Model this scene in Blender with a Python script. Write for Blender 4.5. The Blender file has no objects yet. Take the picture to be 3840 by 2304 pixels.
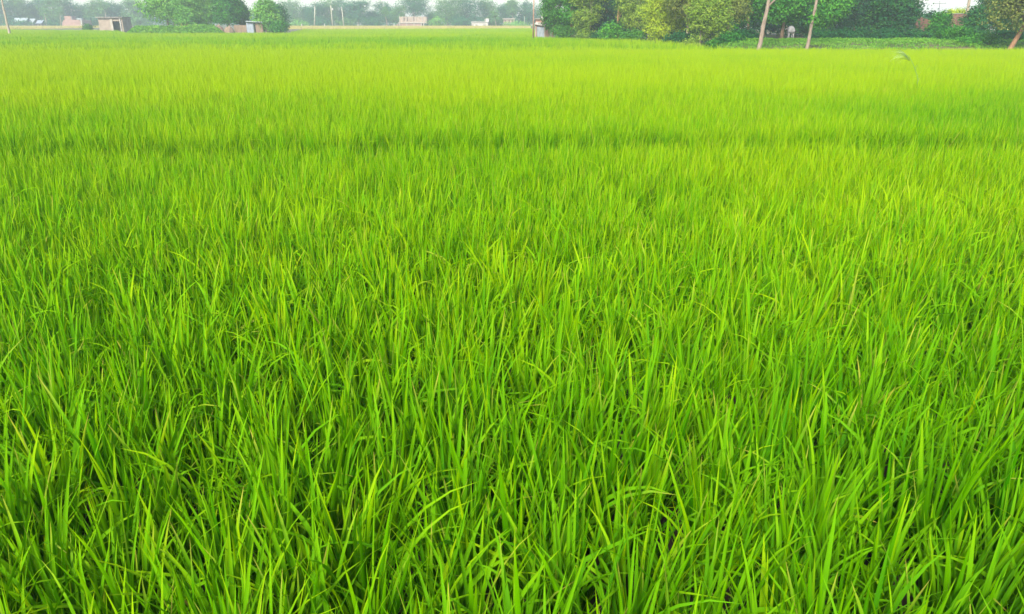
import bpy, bmesh, math, random
import numpy as np
from mathutils import Vector

rng = np.random.default_rng(11)
random.seed(5)
SC = bpy.context.scene
COL = SC.collection
PI = math.pi

# ------------------------------------------------------------------ camera
CAM_H = 2.6
PITCH = math.radians(20.32)
F = 2900.0            # focal length in pixels of the 3840 px wide frame
cd = bpy.data.cameras.new('camera')
cam = bpy.data.objects.new('camera', cd)
COL.objects.link(cam)
cam.location = (0, 0, CAM_H)
cam.rotation_euler = (PI / 2 - PITCH, 0, 0)
cd.sensor_width = 36
cd.lens = F / 3840 * 36
cd.clip_start = 0.05
cd.clip_end = 5000
SC.camera = cam


def P(px, py, Y):
    """World X and Z of a photo pixel at the distance Y."""
    dx = (px - 1920) / F
    dy = (1152 - py) / F
    diry = math.cos(PITCH) + dy * math.sin(PITCH)
    dirz = -math.sin(PITCH) + dy * math.cos(PITCH)
    t = Y / diry
    return t * dx, CAM_H + t * dirz


def PX(px, Y, py=100):
    return P(px, py, Y)[0]


def wpx(w, Y):
    return w / F * 0.938 * Y


def px_of(x, y):
    return 1920 + F * x / (0.938 * np.maximum(y, 0.1))


# ------------------------------------------------------------------ terrain
def sstep(a, b, v):
    t = np.clip((v - a) / (b - a), 0, 1)
    return t * t * (3 - 2 * t)


def edge_y(px):
    """distance at which the rice stops, by bearing"""
    return np.interp(px, [-3000, 0, 430, 470, 1080, 1140, 1990, 2060, 2300, 2660, 2760, 3840, 9000],
                     [205, 205, 190, 150, 152, 215, 235, 113, 95, 71, 66, 65, 62])


def gz(x, y):
    x = np.asarray(x, float)
    y = np.asarray(y, float)
    p = px_of(x, y)
    e = edge_y(p)
    lift = 0.75 * sstep(2600, 2800, p) + 0.25 * sstep(2000, 2150, p) * (1 - sstep(2600, 2800, p)) + 0.15 * (1 - sstep(2000, 2010, p))
    z = lift * sstep(e + 0.3, e + 8.0, y)
    return z * (1 - sstep(150, 210, y) * 0.6)


def gzf(x, y):
    return float(gz(x, y))


# ------------------------------------------------------------------ object helpers
def tag(o, label=None, cat=None, group=None, kind=None):
    if label: o['label'] = label
    if cat: o['category'] = cat
    if group: o['group'] = group
    if kind: o['kind'] = kind
    return o


def thing(name, label, cat, loc, group=None, rz=0):
    o = bpy.data.objects.new(name, None)
    COL.objects.link(o)
    o.location = loc
    o.rotation_euler = (0, 0, rz)
    o.empty_display_size = 0.2
    return tag(o, label, cat, group)


def np_mesh(name, verts, faces, attrs=None, smooth=False):
    """faces: list of (M,k) int arrays"""
    me = bpy.data.meshes.new(name)
    verts = np.asarray(verts, np.float32)
    me.vertices.add(len(verts))
    me.vertices.foreach_set('co', verts.ravel())
    faces = [np.asarray(f, np.int32) for f in faces if len(f)]
    tot = sum(f.size for f in faces)
    npoly = sum(len(f) for f in faces)
    me.loops.add(tot)
    me.polygons.add(npoly)
    li = np.concatenate([f.ravel() for f in faces])
    lt = np.concatenate([np.full(len(f), f.shape[1], np.int32) for f in faces])
    ls = np.concatenate([[0], np.cumsum(lt)[:-1]]).astype(np.int32)
    me.loops.foreach_set('vertex_index', li)
    me.polygons.foreach_set('loop_start', ls)
    me.polygons.foreach_set('loop_total', lt)
    if smooth:
        me.polygons.foreach_set('use_smooth', np.ones(npoly, bool))
    for k, v in (attrs or {}).items():
        a = me.attributes.new(k, 'FLOAT', 'POINT')
        a.data.foreach_set('value', np.asarray(v, np.float32))
    me.update(calc_edges=True)
    return me


def link(name, me, mat, parent=None):
    o = bpy.data.objects.new(name, me)
    COL.objects.link(o)
    if mat is not None:
        me.materials.append(mat)
    if parent is not None:
        o.parent = parent
    return o


class MB:
    """collects boxes, tubes and prisms (in the local space of their thing) into one mesh"""

    def __init__(s):
        s.v = []; s.f = []; s.sm = []

    def box(s, x0, x1, y0, y1, z0, z1, tilt=0.0):
        b = len(s.v)
        for z in (z0, z1):
            for x, y in ((x0, y0), (x1, y0), (x1, y1), (x0, y1)):
                s.v.append((x, y, z + tilt * (x - x0)))
        for f in ((0, 3, 2, 1), (4, 5, 6, 7), (0, 1, 5, 4), (1, 2, 6, 5), (2, 3, 7, 6), (3, 0, 4, 7)):
            s.f.append(tuple(b + i for i in f)); s.sm.append(False)
        return s

    def prism(s, pts, y0, y1):
        """outline in x,z extruded along y"""
        b = len(s.v); n = len(pts)
        for y in (y0, y1):
            for x, z in pts: s.v.append((x, y, z))
        s.f.append(tuple(b + i for i in range(n))); s.sm.append(False)
        s.f.append(tuple(b + n + i for i in reversed(range(n)))); s.sm.append(False)
        for i in range(n):
            j = (i + 1) % n
            s.f.append((b + i, b + n + i, b + n + j, b + j)); s.sm.append(False)
        return s

    def tube(s, pts, rads, n=8, jit=0.0):
        pts = [Vector(p) for p in pts]
        b0 = len(s.v)
        for i, p in enumerate(pts):
            t = (pts[min(i + 1, len(pts) - 1)] - pts[max(i - 1, 0)]).normalized()
            a = t.cross(Vector((0, 1, 0.13)))
            if a.length < 1e-3: a = t.cross(Vector((1, 0, 0)))
            a.normalize(); c = t.cross(a)
            for k in range(n):
                th = 2 * PI * k / n
                r = rads[i] * (1 + jit * random.uniform(-1, 1))
                s.v.append(tuple(p + (a * math.cos(th) + c * math.sin(th)) * r))
        for i in range(len(pts) - 1):
            for k in range(n):
                k2 = (k + 1) % n
                s.f.append((b0 + i * n + k, b0 + i * n + k2, b0 + (i + 1) * n + k2, b0 + (i + 1) * n + k)); s.sm.append(True)
        s.f.append(tuple(b0 + k for k in reversed(range(n)))); s.sm.append(False)
        e = b0 + (len(pts) - 1) * n
        s.f.append(tuple(e + k for k in range(n))); s.sm.append(False)
        return s

    def build(s, name, mat, parent=None, bevel=0.0):
        me = bpy.data.meshes.new(name)
        me.from_pydata(s.v, [], s.f)
        me.polygons.foreach_set('use_smooth', s.sm)
        me.update()
        bm = bmesh.new(); bm.from_mesh(me)
        bmesh.ops.recalc_face_normals(bm, faces=bm.faces)
        bm.to_mesh(me); bm.free()
        o = link(name, me, mat, parent)
        if bevel:
            m = o.modifiers.new('bevel', 'BEVEL'); m.width = bevel; m.segments = 2; m.limit_method = 'ANGLE'
        return o


# ------------------------------------------------------------------ materials
def new_mat(name):
    m = bpy.data.materials.new(name)
    m.use_nodes = True
    nt = m.node_tree
    nt.nodes.clear()
    out = nt.nodes.new('ShaderNodeOutputMaterial')
    return m, nt, out


def leaf_mat(name, stops, transl=0.35, gloss=0.12, along=0.0, back=None, rough=0.5, dry=None):
    """leaf: colour runs through the stops by the per-leaf tint; thin, so part of the light passes through"""
    m, nt, out = new_mat(name)
    N = nt.nodes.new; L = nt.links.new
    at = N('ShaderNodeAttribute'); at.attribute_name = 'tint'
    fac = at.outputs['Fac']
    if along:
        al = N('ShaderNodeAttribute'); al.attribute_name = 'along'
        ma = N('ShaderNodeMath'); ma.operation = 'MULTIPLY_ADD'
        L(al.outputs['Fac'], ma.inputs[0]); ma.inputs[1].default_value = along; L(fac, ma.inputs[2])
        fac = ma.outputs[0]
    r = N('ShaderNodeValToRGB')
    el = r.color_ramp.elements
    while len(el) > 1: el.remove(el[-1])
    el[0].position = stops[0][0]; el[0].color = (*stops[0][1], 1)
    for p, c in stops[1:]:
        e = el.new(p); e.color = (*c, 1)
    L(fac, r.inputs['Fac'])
    col = r.outputs['Color']
    if back:
        g = N('ShaderNodeNewGeometry')
        mx = N('ShaderNodeMix'); mx.data_type = 'RGBA'
        mm = N('ShaderNodeMath'); mm.operation = 'MULTIPLY'; mm.inputs[1].default_value = back[0]
        L(g.outputs['Backfacing'], mm.inputs[0]); L(mm.outputs[0], mx.inputs['Factor'])
        L(col, mx.inputs['A']); mx.inputs['B'].default_value = (*back[1], 1)
        col = mx.outputs['Result']
    if dry:
        da = N('ShaderNodeAttribute'); da.attribute_name = 'dry'
        dx_ = N('ShaderNodeMix'); dx_.data_type = 'RGBA'
        L(da.outputs['Fac'], dx_.inputs['Factor']); L(col, dx_.inputs['A']); dx_.inputs['B'].default_value = (*dry, 1)
        col = dx_.outputs['Result']
    d = N('ShaderNodeBsdfPrincipled')
    L(col, d.inputs['Base Color']); d.inputs['Roughness'].default_value = rough
    d.inputs['Specular IOR Level'].default_value = gloss
    t = N('ShaderNodeBsdfTranslucent'); L(col, t.inputs['Color'])
    ms = N('ShaderNodeMixShader'); ms.inputs[0].default_value = transl
    L(d.outputs[0], ms.inputs[1]); L(t.outputs[0], ms.inputs[2]); L(ms.outputs[0], out.inputs['Surface'])
    return m


def solid_mat(name, c1, c2, scale=4.0, rough=0.85, bump=0.0, detail=6.0, contrast=(0.35, 0.65), stretch=None, metallic=0.0):
    m, nt, out = new_mat(name)
    N = nt.nodes.new; L = nt.links.new
    tc = N('ShaderNodeTexCoord')
    mp = N('ShaderNodeMapping'); L(tc.outputs['Object'], mp.inputs['Vector'])
    if stretch: mp.inputs['Scale'].default_value = stretch
    n = N('ShaderNodeTexNoise'); n.inputs['Scale'].default_value = scale; n.inputs['Detail'].default_value = detail
    L(mp.outputs[0], n.inputs['Vector'])
    r = N('ShaderNodeValToRGB')
    r.color_ramp.elements[0].position = contrast[0]; r.color_ramp.elements[0].color = (*c1, 1)
    r.color_ramp.elements[1].position = contrast[1]; r.color_ramp.elements[1].color = (*c2, 1)
    L(n.outputs['Fac'], r.inputs['Fac'])
    b = N('ShaderNodeBsdfPrincipled'); L(r.outputs['Color'], b.inputs['Base Color'])
    b.inputs['Roughness'].default_value = rough; b.inputs['Specular IOR Level'].default_value = 0.25
    b.inputs['Metallic'].default_value = metallic
    if bump:
        bp = N('ShaderNodeBump'); bp.inputs['Strength'].default_value = bump
        L(n.outputs['Fac'], bp.inputs['Height']); L(bp.outputs[0], b.inputs['Normal'])
    L(b.outputs[0], out.inputs['Surface'])
    return m


def brick_mat(name, c1, c2, mortar, scale=1.0):
    m, nt, out = new_mat(name)
    N = nt.nodes.new; L = nt.links.new
    tc = N('ShaderNodeTexCoord')
    mp = N('ShaderNodeMapping'); mp.inputs['Rotation'].default_value = (PI / 2, 0, 0)
    L(tc.outputs['Object'], mp.inputs['Vector'])
    b = N('ShaderNodeTexBrick')
    b.inputs['Color1'].default_value = (*c1, 1); b.inputs['Color2'].default_value = (*c2, 1); b.inputs['Mortar'].default_value = (*mortar, 1)
    b.inputs['Scale'].default_value = scale; b.inputs['Brick Width'].default_value = 0.25; b.inputs['Row Height'].default_value = 0.08
    b.inputs['Mortar Size'].default_value = 0.012
    L(mp.outputs[0], b.inputs['Vector'])
    n = N('ShaderNodeTexNoise'); n.inputs['Scale'].default_value = 0.9; n.inputs['Detail'].default_value = 7
    L(tc.outputs['Object'], n.inputs['Vector'])
    mx = N('ShaderNodeMix'); mx.data_type = 'RGBA'; mx.blend_type = 'MULTIPLY'; mx.inputs['Factor'].default_value = 0.7
    r = N('ShaderNodeValToRGB'); r.color_ramp.elements[0].position = 0.3; r.color_ramp.elements[0].color = (0.55, 0.55, 0.52, 1)
    r.color_ramp.elements[1].position = 0.6
    L(n.outputs['Fac'], r.inputs['Fac']); L(b.outputs['Color'], mx.inputs['A']); L(r.outputs['Color'], mx.inputs['B'])
    s = N('ShaderNodeBsdfPrincipled'); L(mx.outputs['Result'], s.inputs['Base Color']); s.inputs['Roughness'].default_value = 0.9
    s.inputs['Specular IOR Level'].default_value = 0.15
    L(s.outputs[0], out.inputs['Surface'])
    return m


M = {}
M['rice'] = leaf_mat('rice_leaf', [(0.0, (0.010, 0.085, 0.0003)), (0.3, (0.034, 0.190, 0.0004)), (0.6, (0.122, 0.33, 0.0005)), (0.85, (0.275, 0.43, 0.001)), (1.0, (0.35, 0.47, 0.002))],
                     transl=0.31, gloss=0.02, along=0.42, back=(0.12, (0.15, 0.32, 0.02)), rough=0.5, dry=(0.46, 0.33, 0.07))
M['ripe'] = leaf_mat('ripe_rice_leaf', [(0, (0.36, 0.36, 0.06)), (0.5, (0.46, 0.40, 0.10)), (1, (0.52, 0.44, 0.17))], transl=0.3, gloss=0.1, along=0.2)
M['soil'] = solid_mat('field_soil', (0.020, 0.017, 0.010), (0.055, 0.042, 0.026), scale=3.0, bump=0.3)
LV = {
    'mid': [(0, (0.025, 0.11, 0.014)), (0.5, (0.06, 0.21, 0.024)), (1, (0.14, 0.33, 0.04))],
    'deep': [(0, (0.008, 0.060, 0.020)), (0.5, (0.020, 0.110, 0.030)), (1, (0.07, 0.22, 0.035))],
    'lush': [(0, (0.014, 0.095, 0.016)), (0.5, (0.045, 0.21, 0.022)), (1, (0.14, 0.38, 0.03))],
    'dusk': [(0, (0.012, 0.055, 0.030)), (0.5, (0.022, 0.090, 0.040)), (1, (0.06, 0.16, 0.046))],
    'yellow': [(0, (0.16, 0.29, 0.014)), (0.5, (0.34, 0.46, 0.02)), (1, (0.54, 0.60, 0.05))],
    'olive': [(0, (0.06, 0.15, 0.018)), (0.5, (0.19, 0.31, 0.03)), (1, (0.36, 0.45, 0.06))],
    'brown': [(0, (0.09, 0.15, 0.025)), (0.5, (0.21, 0.26, 0.045)), (1, (0.42, 0.40, 0.10))],
    'khaki': [(0, (0.08, 0.13, 0.022)), (0.5, (0.17, 0.21, 0.04)), (1, (0.33, 0.33, 0.10))],
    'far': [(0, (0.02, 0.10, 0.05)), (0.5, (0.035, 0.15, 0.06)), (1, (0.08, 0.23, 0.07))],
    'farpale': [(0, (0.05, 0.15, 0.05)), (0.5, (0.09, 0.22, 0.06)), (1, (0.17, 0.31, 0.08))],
    'weed': [(0, (0.06, 0.20, 0.02)), (0.5, (0.14, 0.34, 0.03)), (1, (0.28, 0.45, 0.06))],
    'fresh': [(0, (0.06, 0.21, 0.035)), (0.5, (0.14, 0.36, 0.05)), (1, (0.30, 0.50, 0.09))],
    'reed': [(0, (0.20, 0.36, 0.09)), (0.5, (0.34, 0.50, 0.19)), (1, (0.52, 0.62, 0.33))],
}
for k, v in LV.items():
    M[k] = leaf_mat('leaf_' + k, v, transl=0.3, gloss=0.04)
M['bark'] = solid_mat('bark', (0.10, 0.065, 0.040), (0.24, 0.165, 0.11), scale=6, bump=0.6, stretch=(3, 3, 0.5))
M['bark_pale'] = solid_mat('pale_bark', (0.22, 0.18, 0.12), (0.36, 0.31, 0.22), scale=4, bump=0.3, stretch=(3, 3, 0.6))
M['bark_red'] = solid_mat('reddish_bark', (0.16, 0.085, 0.045), (0.30, 0.165, 0.085), scale=5, bump=0.4, stretch=(3, 3, 0.5))
M['bark_grey'] = solid_mat('grey_bark', (0.15, 0.115, 0.085), (0.29, 0.225, 0.17), scale=5, bump=0.4, stretch=(3, 3, 0.5))
M['concrete'] = solid_mat('weathered_concrete', (0.26, 0.23, 0.19), (0.40, 0.36, 0.30), scale=2)
M['pole'] = solid_mat('pale_concrete_pole', (0.26, 0.26, 0.18), (0.36, 0.35, 0.26), scale=2)
M['wood_pole'] = solid_mat('weathered_wood_pole', (0.22, 0.13, 0.085), (0.34, 0.23, 0.16), scale=3, stretch=(4, 4, 0.4))
M['brick'] = brick_mat('pink_brick', (0.29, 0.155, 0.125), (0.35, 0.20, 0.16), (0.31, 0.25, 0.21))
M['brick_pale'] = brick_mat('pale_plastered_brick', (0.28, 0.215, 0.165), (0.33, 0.26, 0.205), (0.31, 0.27, 0.22))
M['brick_old'] = brick_mat('old_dark_brick', (0.15, 0.062, 0.048), (0.20, 0.088, 0.066), (0.15, 0.11, 0.085))
M['white'] = solid_mat('white_wall_paint', (0.34, 0.32, 0.28), (0.46, 0.44, 0.40), scale=1.2)
M['cream'] = solid_mat('cream_wall_paint', (0.27, 0.205, 0.155), (0.37, 0.285, 0.215), scale=1.2)
M['tin'] = solid_mat('pale_tin_sheet', (0.20, 0.235, 0.235), (0.30, 0.34, 0.34), scale=1.5, rough=0.5, stretch=(6, 1, 1))
M['tin_blue'] = solid_mat('pale_blue_tin_sheet', (0.34, 0.50, 0.54), (0.52, 0.66, 0.68), scale=1.5, rough=0.5, stretch=(6, 1, 1))
M['tin_grey'] = solid_mat('grey_tin_sheet', (0.16, 0.19, 0.215), (0.29, 0.33, 0.37), scale=1.5, rough=0.5, stretch=(6, 1, 1))
M['dark'] = solid_mat('dark_opening', (0.012, 0.014, 0.014), (0.03, 0.03, 0.03), scale=2)
M['slab'] = solid_mat('dark_roof_slab', (0.14, 0.13, 0.12), (0.28, 0.26, 0.23), scale=2)
M['straw'] = solid_mat('stacked_straw', (0.12, 0.085, 0.06), (0.23, 0.17, 0.12), scale=3, bump=0.8, stretch=(1, 1, 3))
M['thatch'] = solid_mat('jute_stick_fence', (0.12, 0.085, 0.055), (0.26, 0.19, 0.125), scale=3, stretch=(9, 1, 0.3))
M['metal'] = solid_mat('dark_steel', (0.10, 0.10, 0.11), (0.18, 0.18, 0.19), scale=3, rough=0.5)
M['cow'] = solid_mat('cow_hide', (0.13, 0.125, 0.12), (0.22, 0.215, 0.20), scale=3)
M['horn'] = solid_mat('cow_horn', (0.10, 0.09, 0.08), (0.2, 0.18, 0.15), scale=6)

# ground: soil, greener and barer away from the rice
m, nt, out = new_mat('ground_soil')
N = nt.nodes.new; L = nt.links.new
g = N('ShaderNodeNewGeometry')
n1 = N('ShaderNodeTexNoise'); n1.inputs['Scale'].default_value = 0.35; n1.inputs['Detail'].default_value = 8; L(g.outputs['Position'], n1.inputs['Vector'])
n2 = N('ShaderNodeTexNoise'); n2.inputs['Scale'].default_value = 7.0; n2.inputs['Detail'].default_value = 8; L(g.outputs['Position'], n2.inputs['Vector'])
r1 = N('ShaderNodeValToRGB')
r1.color_ramp.elements[0].position = 0.35; r1.color_ramp.elements[0].color = (0.06, 0.09, 0.025, 1)
r1.color_ramp.elements[1].position = 0.62; r1.color_ramp.elements[1].color = (0.16, 0.13, 0.075, 1)
L(n1.outputs['Fac'], r1.inputs['Fac'])
r2 = N('ShaderNodeValToRGB')
r2.color_ramp.elements[0].position = 0.3; r2.color_ramp.elements[0].color = (0.018, 0.015, 0.009, 1)
r2.color_ramp.elements[1].position = 0.7; r2.color_ramp.elements[1].color = (0.06, 0.047, 0.028, 1)
L(n2.outputs['Fac'], r2.inputs['Fac'])
at = N('ShaderNodeAttribute'); at.attribute_name = 'dry'
mx = N('ShaderNodeMix'); mx.data_type = 'RGBA'
L(at.outputs['Fac'], mx.inputs['Factor']); L(r2.outputs['Color'], mx.inputs['A']); L(r1.outputs['Color'], mx.inputs['B'])
b = N('ShaderNodeBsdfPrincipled'); L(mx.outputs['Result'], b.inputs['Base Color']); b.inputs['Roughness'].default_value = 0.9
b.inputs['Specular IOR Level'].default_value = 0.2
L(b.outputs[0], out.inputs['Surface'])
M['ground'] = m

xs = np.unique(np.concatenate([np.linspace(-600, -260, 8), np.linspace(-260, 0, 66), np.linspace(0, 80, 90), np.linspace(80, 260, 30), np.linspace(260, 600, 8)]))
ys = np.unique(np.concatenate([np.linspace(-120, 0, 6), np.linspace(0, 50, 26), np.linspace(50, 120, 90), np.linspace(120, 420, 60), np.linspace(420, 600, 5)]))
gx, gy = np.meshgrid(xs, ys)
gzz = gz(gx, gy)
nx, ny = len(xs), len(ys)
idx = np.arange(nx * ny).reshape(ny, nx)
q = np.stack([idx[:-1, :-1], idx[:-1, 1:], idx[1:, 1:], idx[1:, :-1]], -1).reshape(-1, 4)
dry = sstep(-0.5, 1.5, gy - edge_y(px_of(gx, gy))).ravel()
me = np_mesh('ground', np.stack([gx, gy, gzz], -1).reshape(-1, 3), [q], {'dry': dry}, smooth=True)
tag(link('ground', me, M['ground']), kind='structure')


# ------------------------------------------------------------------ blades
def vnoise(x, y, seed=0):
    """smooth value noise, 0..1"""
    def h(i, j):
        v = np.sin(i * 127.1 + j * 311.7 + seed * 74.7) * 43758.5453
        return v - np.floor(v)
    i = np.floor(x); j = np.floor(y)
    fx = x - i; fy = y - j
    fx = fx * fx * (3 - 2 * fx); fy = fy * fy * (3 - 2 * fy)
    a = h(i, j) * (1 - fx) + h(i + 1, j) * fx
    b = h(i, j + 1) * (1 - fx) + h(i + 1, j + 1) * fx
    return a * (1 - fy) + b * fy


def fbm(x, y, seed=0):
    return 0.55 * vnoise(x, y, seed) + 0.3 * vnoise(x * 2.1, y * 2.1, seed + 3) + 0.15 * vnoise(x * 4.3, y * 4.3, seed + 7)


def blades(base, length, width, lean, azim, curve, twist, tint, nseg, cross, kink=None):
    n = len(base)
    s = np.linspace(0, 1, nseg + 1)
    sm = 0.5 * (s[1:] + s[:-1])
    th = lean[:, None] + curve[:, None] * sm[None, :] ** 2.0
    if kink is not None:
        th = th + kink[:, None] * (sm[None, :] > 0.62)
    th = np.minimum(th, 2.5)
    dl = length[:, None] / nseg
    hor = np.concatenate([np.zeros((n, 1)), np.cumsum(np.sin(th) * dl, 1)], 1)
    ver = np.concatenate([np.zeros((n, 1)), np.cumsum(np.cos(th) * dl, 1)], 1)
    ca, sa = np.cos(azim), np.sin(azim)
    cx = base[:, 0:1] + hor * ca[:, None]
    cy = base[:, 1:2] + hor * sa[:, None]
    cz = base[:, 2:3] + ver
    c = np.stack([cx, cy, cz], -1)                       # n, k, 3
    thv = np.concatenate([th[:, :1], 0.5 * (th[:, 1:] + th[:, :-1]), th[:, -1:]], 1)
    side = np.stack([-sa, ca, np.zeros(n)], -1)[:, None, :]
    nor = np.stack([-np.cos(thv) * ca[:, None], -np.cos(thv) * sa[:, None], np.sin(thv)], -1)
    tw = (twist[:, None] * (0.4 + s[None, :]))[..., None]
    sd = side * np.cos(tw) + nor * np.sin(tw)
    nr = nor * np.cos(tw) - side * np.sin(tw)
    prof = np.minimum(1.0, 0.55 + 1.5 * s) * (1 - s ** 2.6) ** 0.85
    prof[-1] = 0.02
    w = (width[:, None] * prof[None, :])[..., None] * 0.5
    k = nseg + 1
    if cross == 3:
        v = np.stack([c - sd * w, c - nr * w * 0.35, c + sd * w], 2)
    else:
        v = np.stack([c - sd * w, c + sd * w], 2)
    m_ = v.shape[2]
    vi = np.arange(n * k * m_, dtype=np.int64).reshape(n, k, m_)
    f = np.stack([vi[:, :-1, :-1], vi[:, :-1, 1:], vi[:, 1:, 1:], vi[:, 1:, :-1]], -1).reshape(-1, 4)
    t = np.broadcast_to(tint[:, None, None], (n, k, m_)).ravel()
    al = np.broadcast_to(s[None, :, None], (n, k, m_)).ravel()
    return v.reshape(-1, 3), f, t, al


def bund_y(x):
    """the low path between the first and the second plot"""
    return 14.1 + 0.03 * x + 0.25 * np.sin(x * 0.35 + 0.6) + 0.08 * np.sin(x * 1.1)


def bund2_y(x):
    """the next bund, curving in from the right"""
    return 76 - 0.53 * (x + 2) + 0.8 * np.sin(x * 0.3)


def plots(x, y):
    """ripeness of the plots, plus a painted brightening with distance: 0 deep green .. 1 yellow, and height factor"""
    n = fbm(x / 5.0, y / 6.0, 2)
    n2 = fbm(x / 22.0, y / 16.0, 5)
    v = 0.23 + 0.27 * (n - 0.5) + 0.22 * (n2 - 0.5)
    d = y - bund_y(x)
    v = v + 0.17 * sstep(3.5, 11, y) * (1 - sstep(0.2, 1.5, d)) + 0.14 * sstep(0.3, 1.2, d) + 0.08 * sstep(0, 12, d)  # first plot's tint rises with distance, painting sunlit tips beyond the shaded near part
    v = v + 0.16 * sstep(22, 34, y) * (1 - 0.75 * sstep(58, 74, y))
    v = v - 0.10 * sstep(78, 84, y) * (1 - sstep(105, 118, y)) * (x < 8)
    h = 1.0 + 0.24 * (fbm(x / 1.7, y / 1.7, 9) - 0.5) + 0.10 * (n - 0.5)
    # short growth on the bunds
    h = 1.0 + (h - 1.0) * (1 - 0.75 * np.exp(-(d / 3.0) ** 2))
    h = h * (1 - (0.62 + 0.18 * fbm(x / 1.1, y / 1.1, 31)) * np.exp(-((d + 0.35 * (fbm(x / 0.8, y / 0.8, 41) - 0.5)) / 0.54) ** 4))
    h = h * (1 + 0.13 * np.exp(-((d - 1.1) / 0.8) ** 2))
    d2 = y - bund2_y(x)
    east = sstep(-7, 1, x) * (1 - sstep(14.5, 18, x))
    h = h * (1 - 0.5 * np.exp(-((d2 + 0.6) / 1.0) ** 2) * east)
    h = h * (1 + 0.36 * sstep(0, 0.8, d2) * east * (1 - sstep(18, 24, d2)))
    return v, h


def hills(y0, y1, spacing, soft):
    X1 = 0.71 * y1 + 2.0
    nx_ = int(2 * X1 / spacing); ny_ = int((y1 + soft - y0 + soft) / spacing)
    a, b_ = np.meshgrid((np.arange(nx_) + 0.5) * spacing - X1, (np.arange(ny_) + 0.5) * spacing + y0 - soft)
    ang = 0.12
    a = a.ravel() + rng.uniform(-0.38, 0.38, a.size) * spacing
    b_ = b_.ravel() + rng.uniform(-0.38, 0.38, b_.size) * spacing
    ok = (np.abs(a) < 0.71 * b_ + 1.8)
    lo = y0 + rng.uniform(-soft, soft, a.size) * 0.9; hi = y1 + rng.uniform(-soft, soft, a.size) * 0.9
    ok &= (b_ > lo) & (b_ < hi)
    ok &= b_ < edge_y(px_of(a, b_)) + rng.uniform(-0.6, 0.6, a.size) + 2.4 * (fbm(a / 1.6, b_ / 50.0, 61) - 0.5)
    return a[ok], b_[ok]


def rice_lod(y0, y1, spacing, per, soft, wid, nseg, cross, lenf=1.0, tv=0.085, arch_p=0.13, lv=0.09):
    hx, hy = hills(y0, y1, spacing, soft)
    v, hf = plots(hx, hy)
    nh = len(hx)
    hl_az = rng.uniform(0, 2 * PI, nh); hl = np.abs(rng.normal(0, 0.10, nh))
    htint = v + rng.normal(0, 0.045, nh)
    hsize = hf * rng.normal(1.0, 0.075, nh)
    cnt = np.maximum(2, rng.poisson(per, nh))
    ii = np.repeat(np.arange(nh), cnt)
    n = len(ii)
    az = rng.uniform(0, 2 * PI, n)
    rr = np.sqrt(rng.uniform(0, 1, n)) * 0.038 if spacing < 0.25 else np.sqrt(rng.uniform(0, 1, n)) * spacing * 0.55
    base = np.stack([hx[ii] + rr * np.cos(az), hy[ii] + rr * np.sin(az), np.zeros(n)], -1)
    kind = rng.uniform(0, 1, n)
    rel = rng.uniform(0, 1, n) if spacing > 0.25 else rr / 0.038
    lean = 0.02 + 0.20 * rel * np.abs(rng.normal(0.9, 0.5, n)) + np.abs(rng.normal(0, 0.06, n))
    curve = np.abs(rng.normal(0.10, 0.20, n)) * (0.4 + rel)
    arch = kind < arch_p
    curve = np.where(arch, rng.uniform(0.8, 1.9, n), curve)
    lean = np.where(arch, lean + 0.10, lean)
    azj = az + rng.normal(0, 0.5, n)
    # whole hill leans a little: add as vector
    lx = np.sin(lean) * np.cos(azj) + hl[ii] * np.cos(hl_az[ii]) + 0.03
    ly = np.sin(lean) * np.sin(azj) + hl[ii] * np.sin(hl_az[ii]) - 0.02
    lean = np.arcsin(np.clip(np.hypot(lx, ly), 0, 0.8)); azj = np.arctan2(ly, lx)
    length = hsize[ii] * rng.normal(0.63, lv, n) * lenf
    low = (kind > 0.72)
    length = np.where(low, length * rng.uniform(0.5, 0.85, n), length)
    lean = np.where(low, lean + rng.uniform(0, 0.25, n), lean)
    length = np.clip(length, 0.1, 0.95)
    width = wid * rng.normal(1.0, 0.2, n).clip(0.5, 1.5) * np.where(low, 0.8, 1.0)
    twist = rng.normal(0, 0.55, n)
    tint = np.clip(htint[ii] + rng.normal(0, tv, n), 0.0, 0.58)
    old = rng.uniform(0, 1, n)
    dry = np.where(old < 0.004, rng.uniform(0.2, 0.6, n), 0.0)
    dry = np.where((old > 0.9985) & low & (hy[ii] < 9), rng.uniform(0.6, 1.0, n), dry)
    dryv = dry
    kink = np.where(rng.uniform(0, 1, n) < 0.025, rng.uniform(0.6, 1.6, n), 0.0)
    v_, f_, t_, a_ = blades(base, length, width, lean, azj, curve, twist, tint, nseg, cross, kink)
    tip = np.where(rng.uniform(0, 1, n) < 0.10, rng.uniform(0.3, 0.9, n), 0.0)
    dv = np.maximum(np.repeat(dryv, (nseg + 1) * cross), np.repeat(tip, (nseg + 1) * cross) * np.clip((a_ - 0.80) / 0.2, 0, 1) * (nseg > 3))
    return v_, f_, t_, a_, dv


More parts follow.
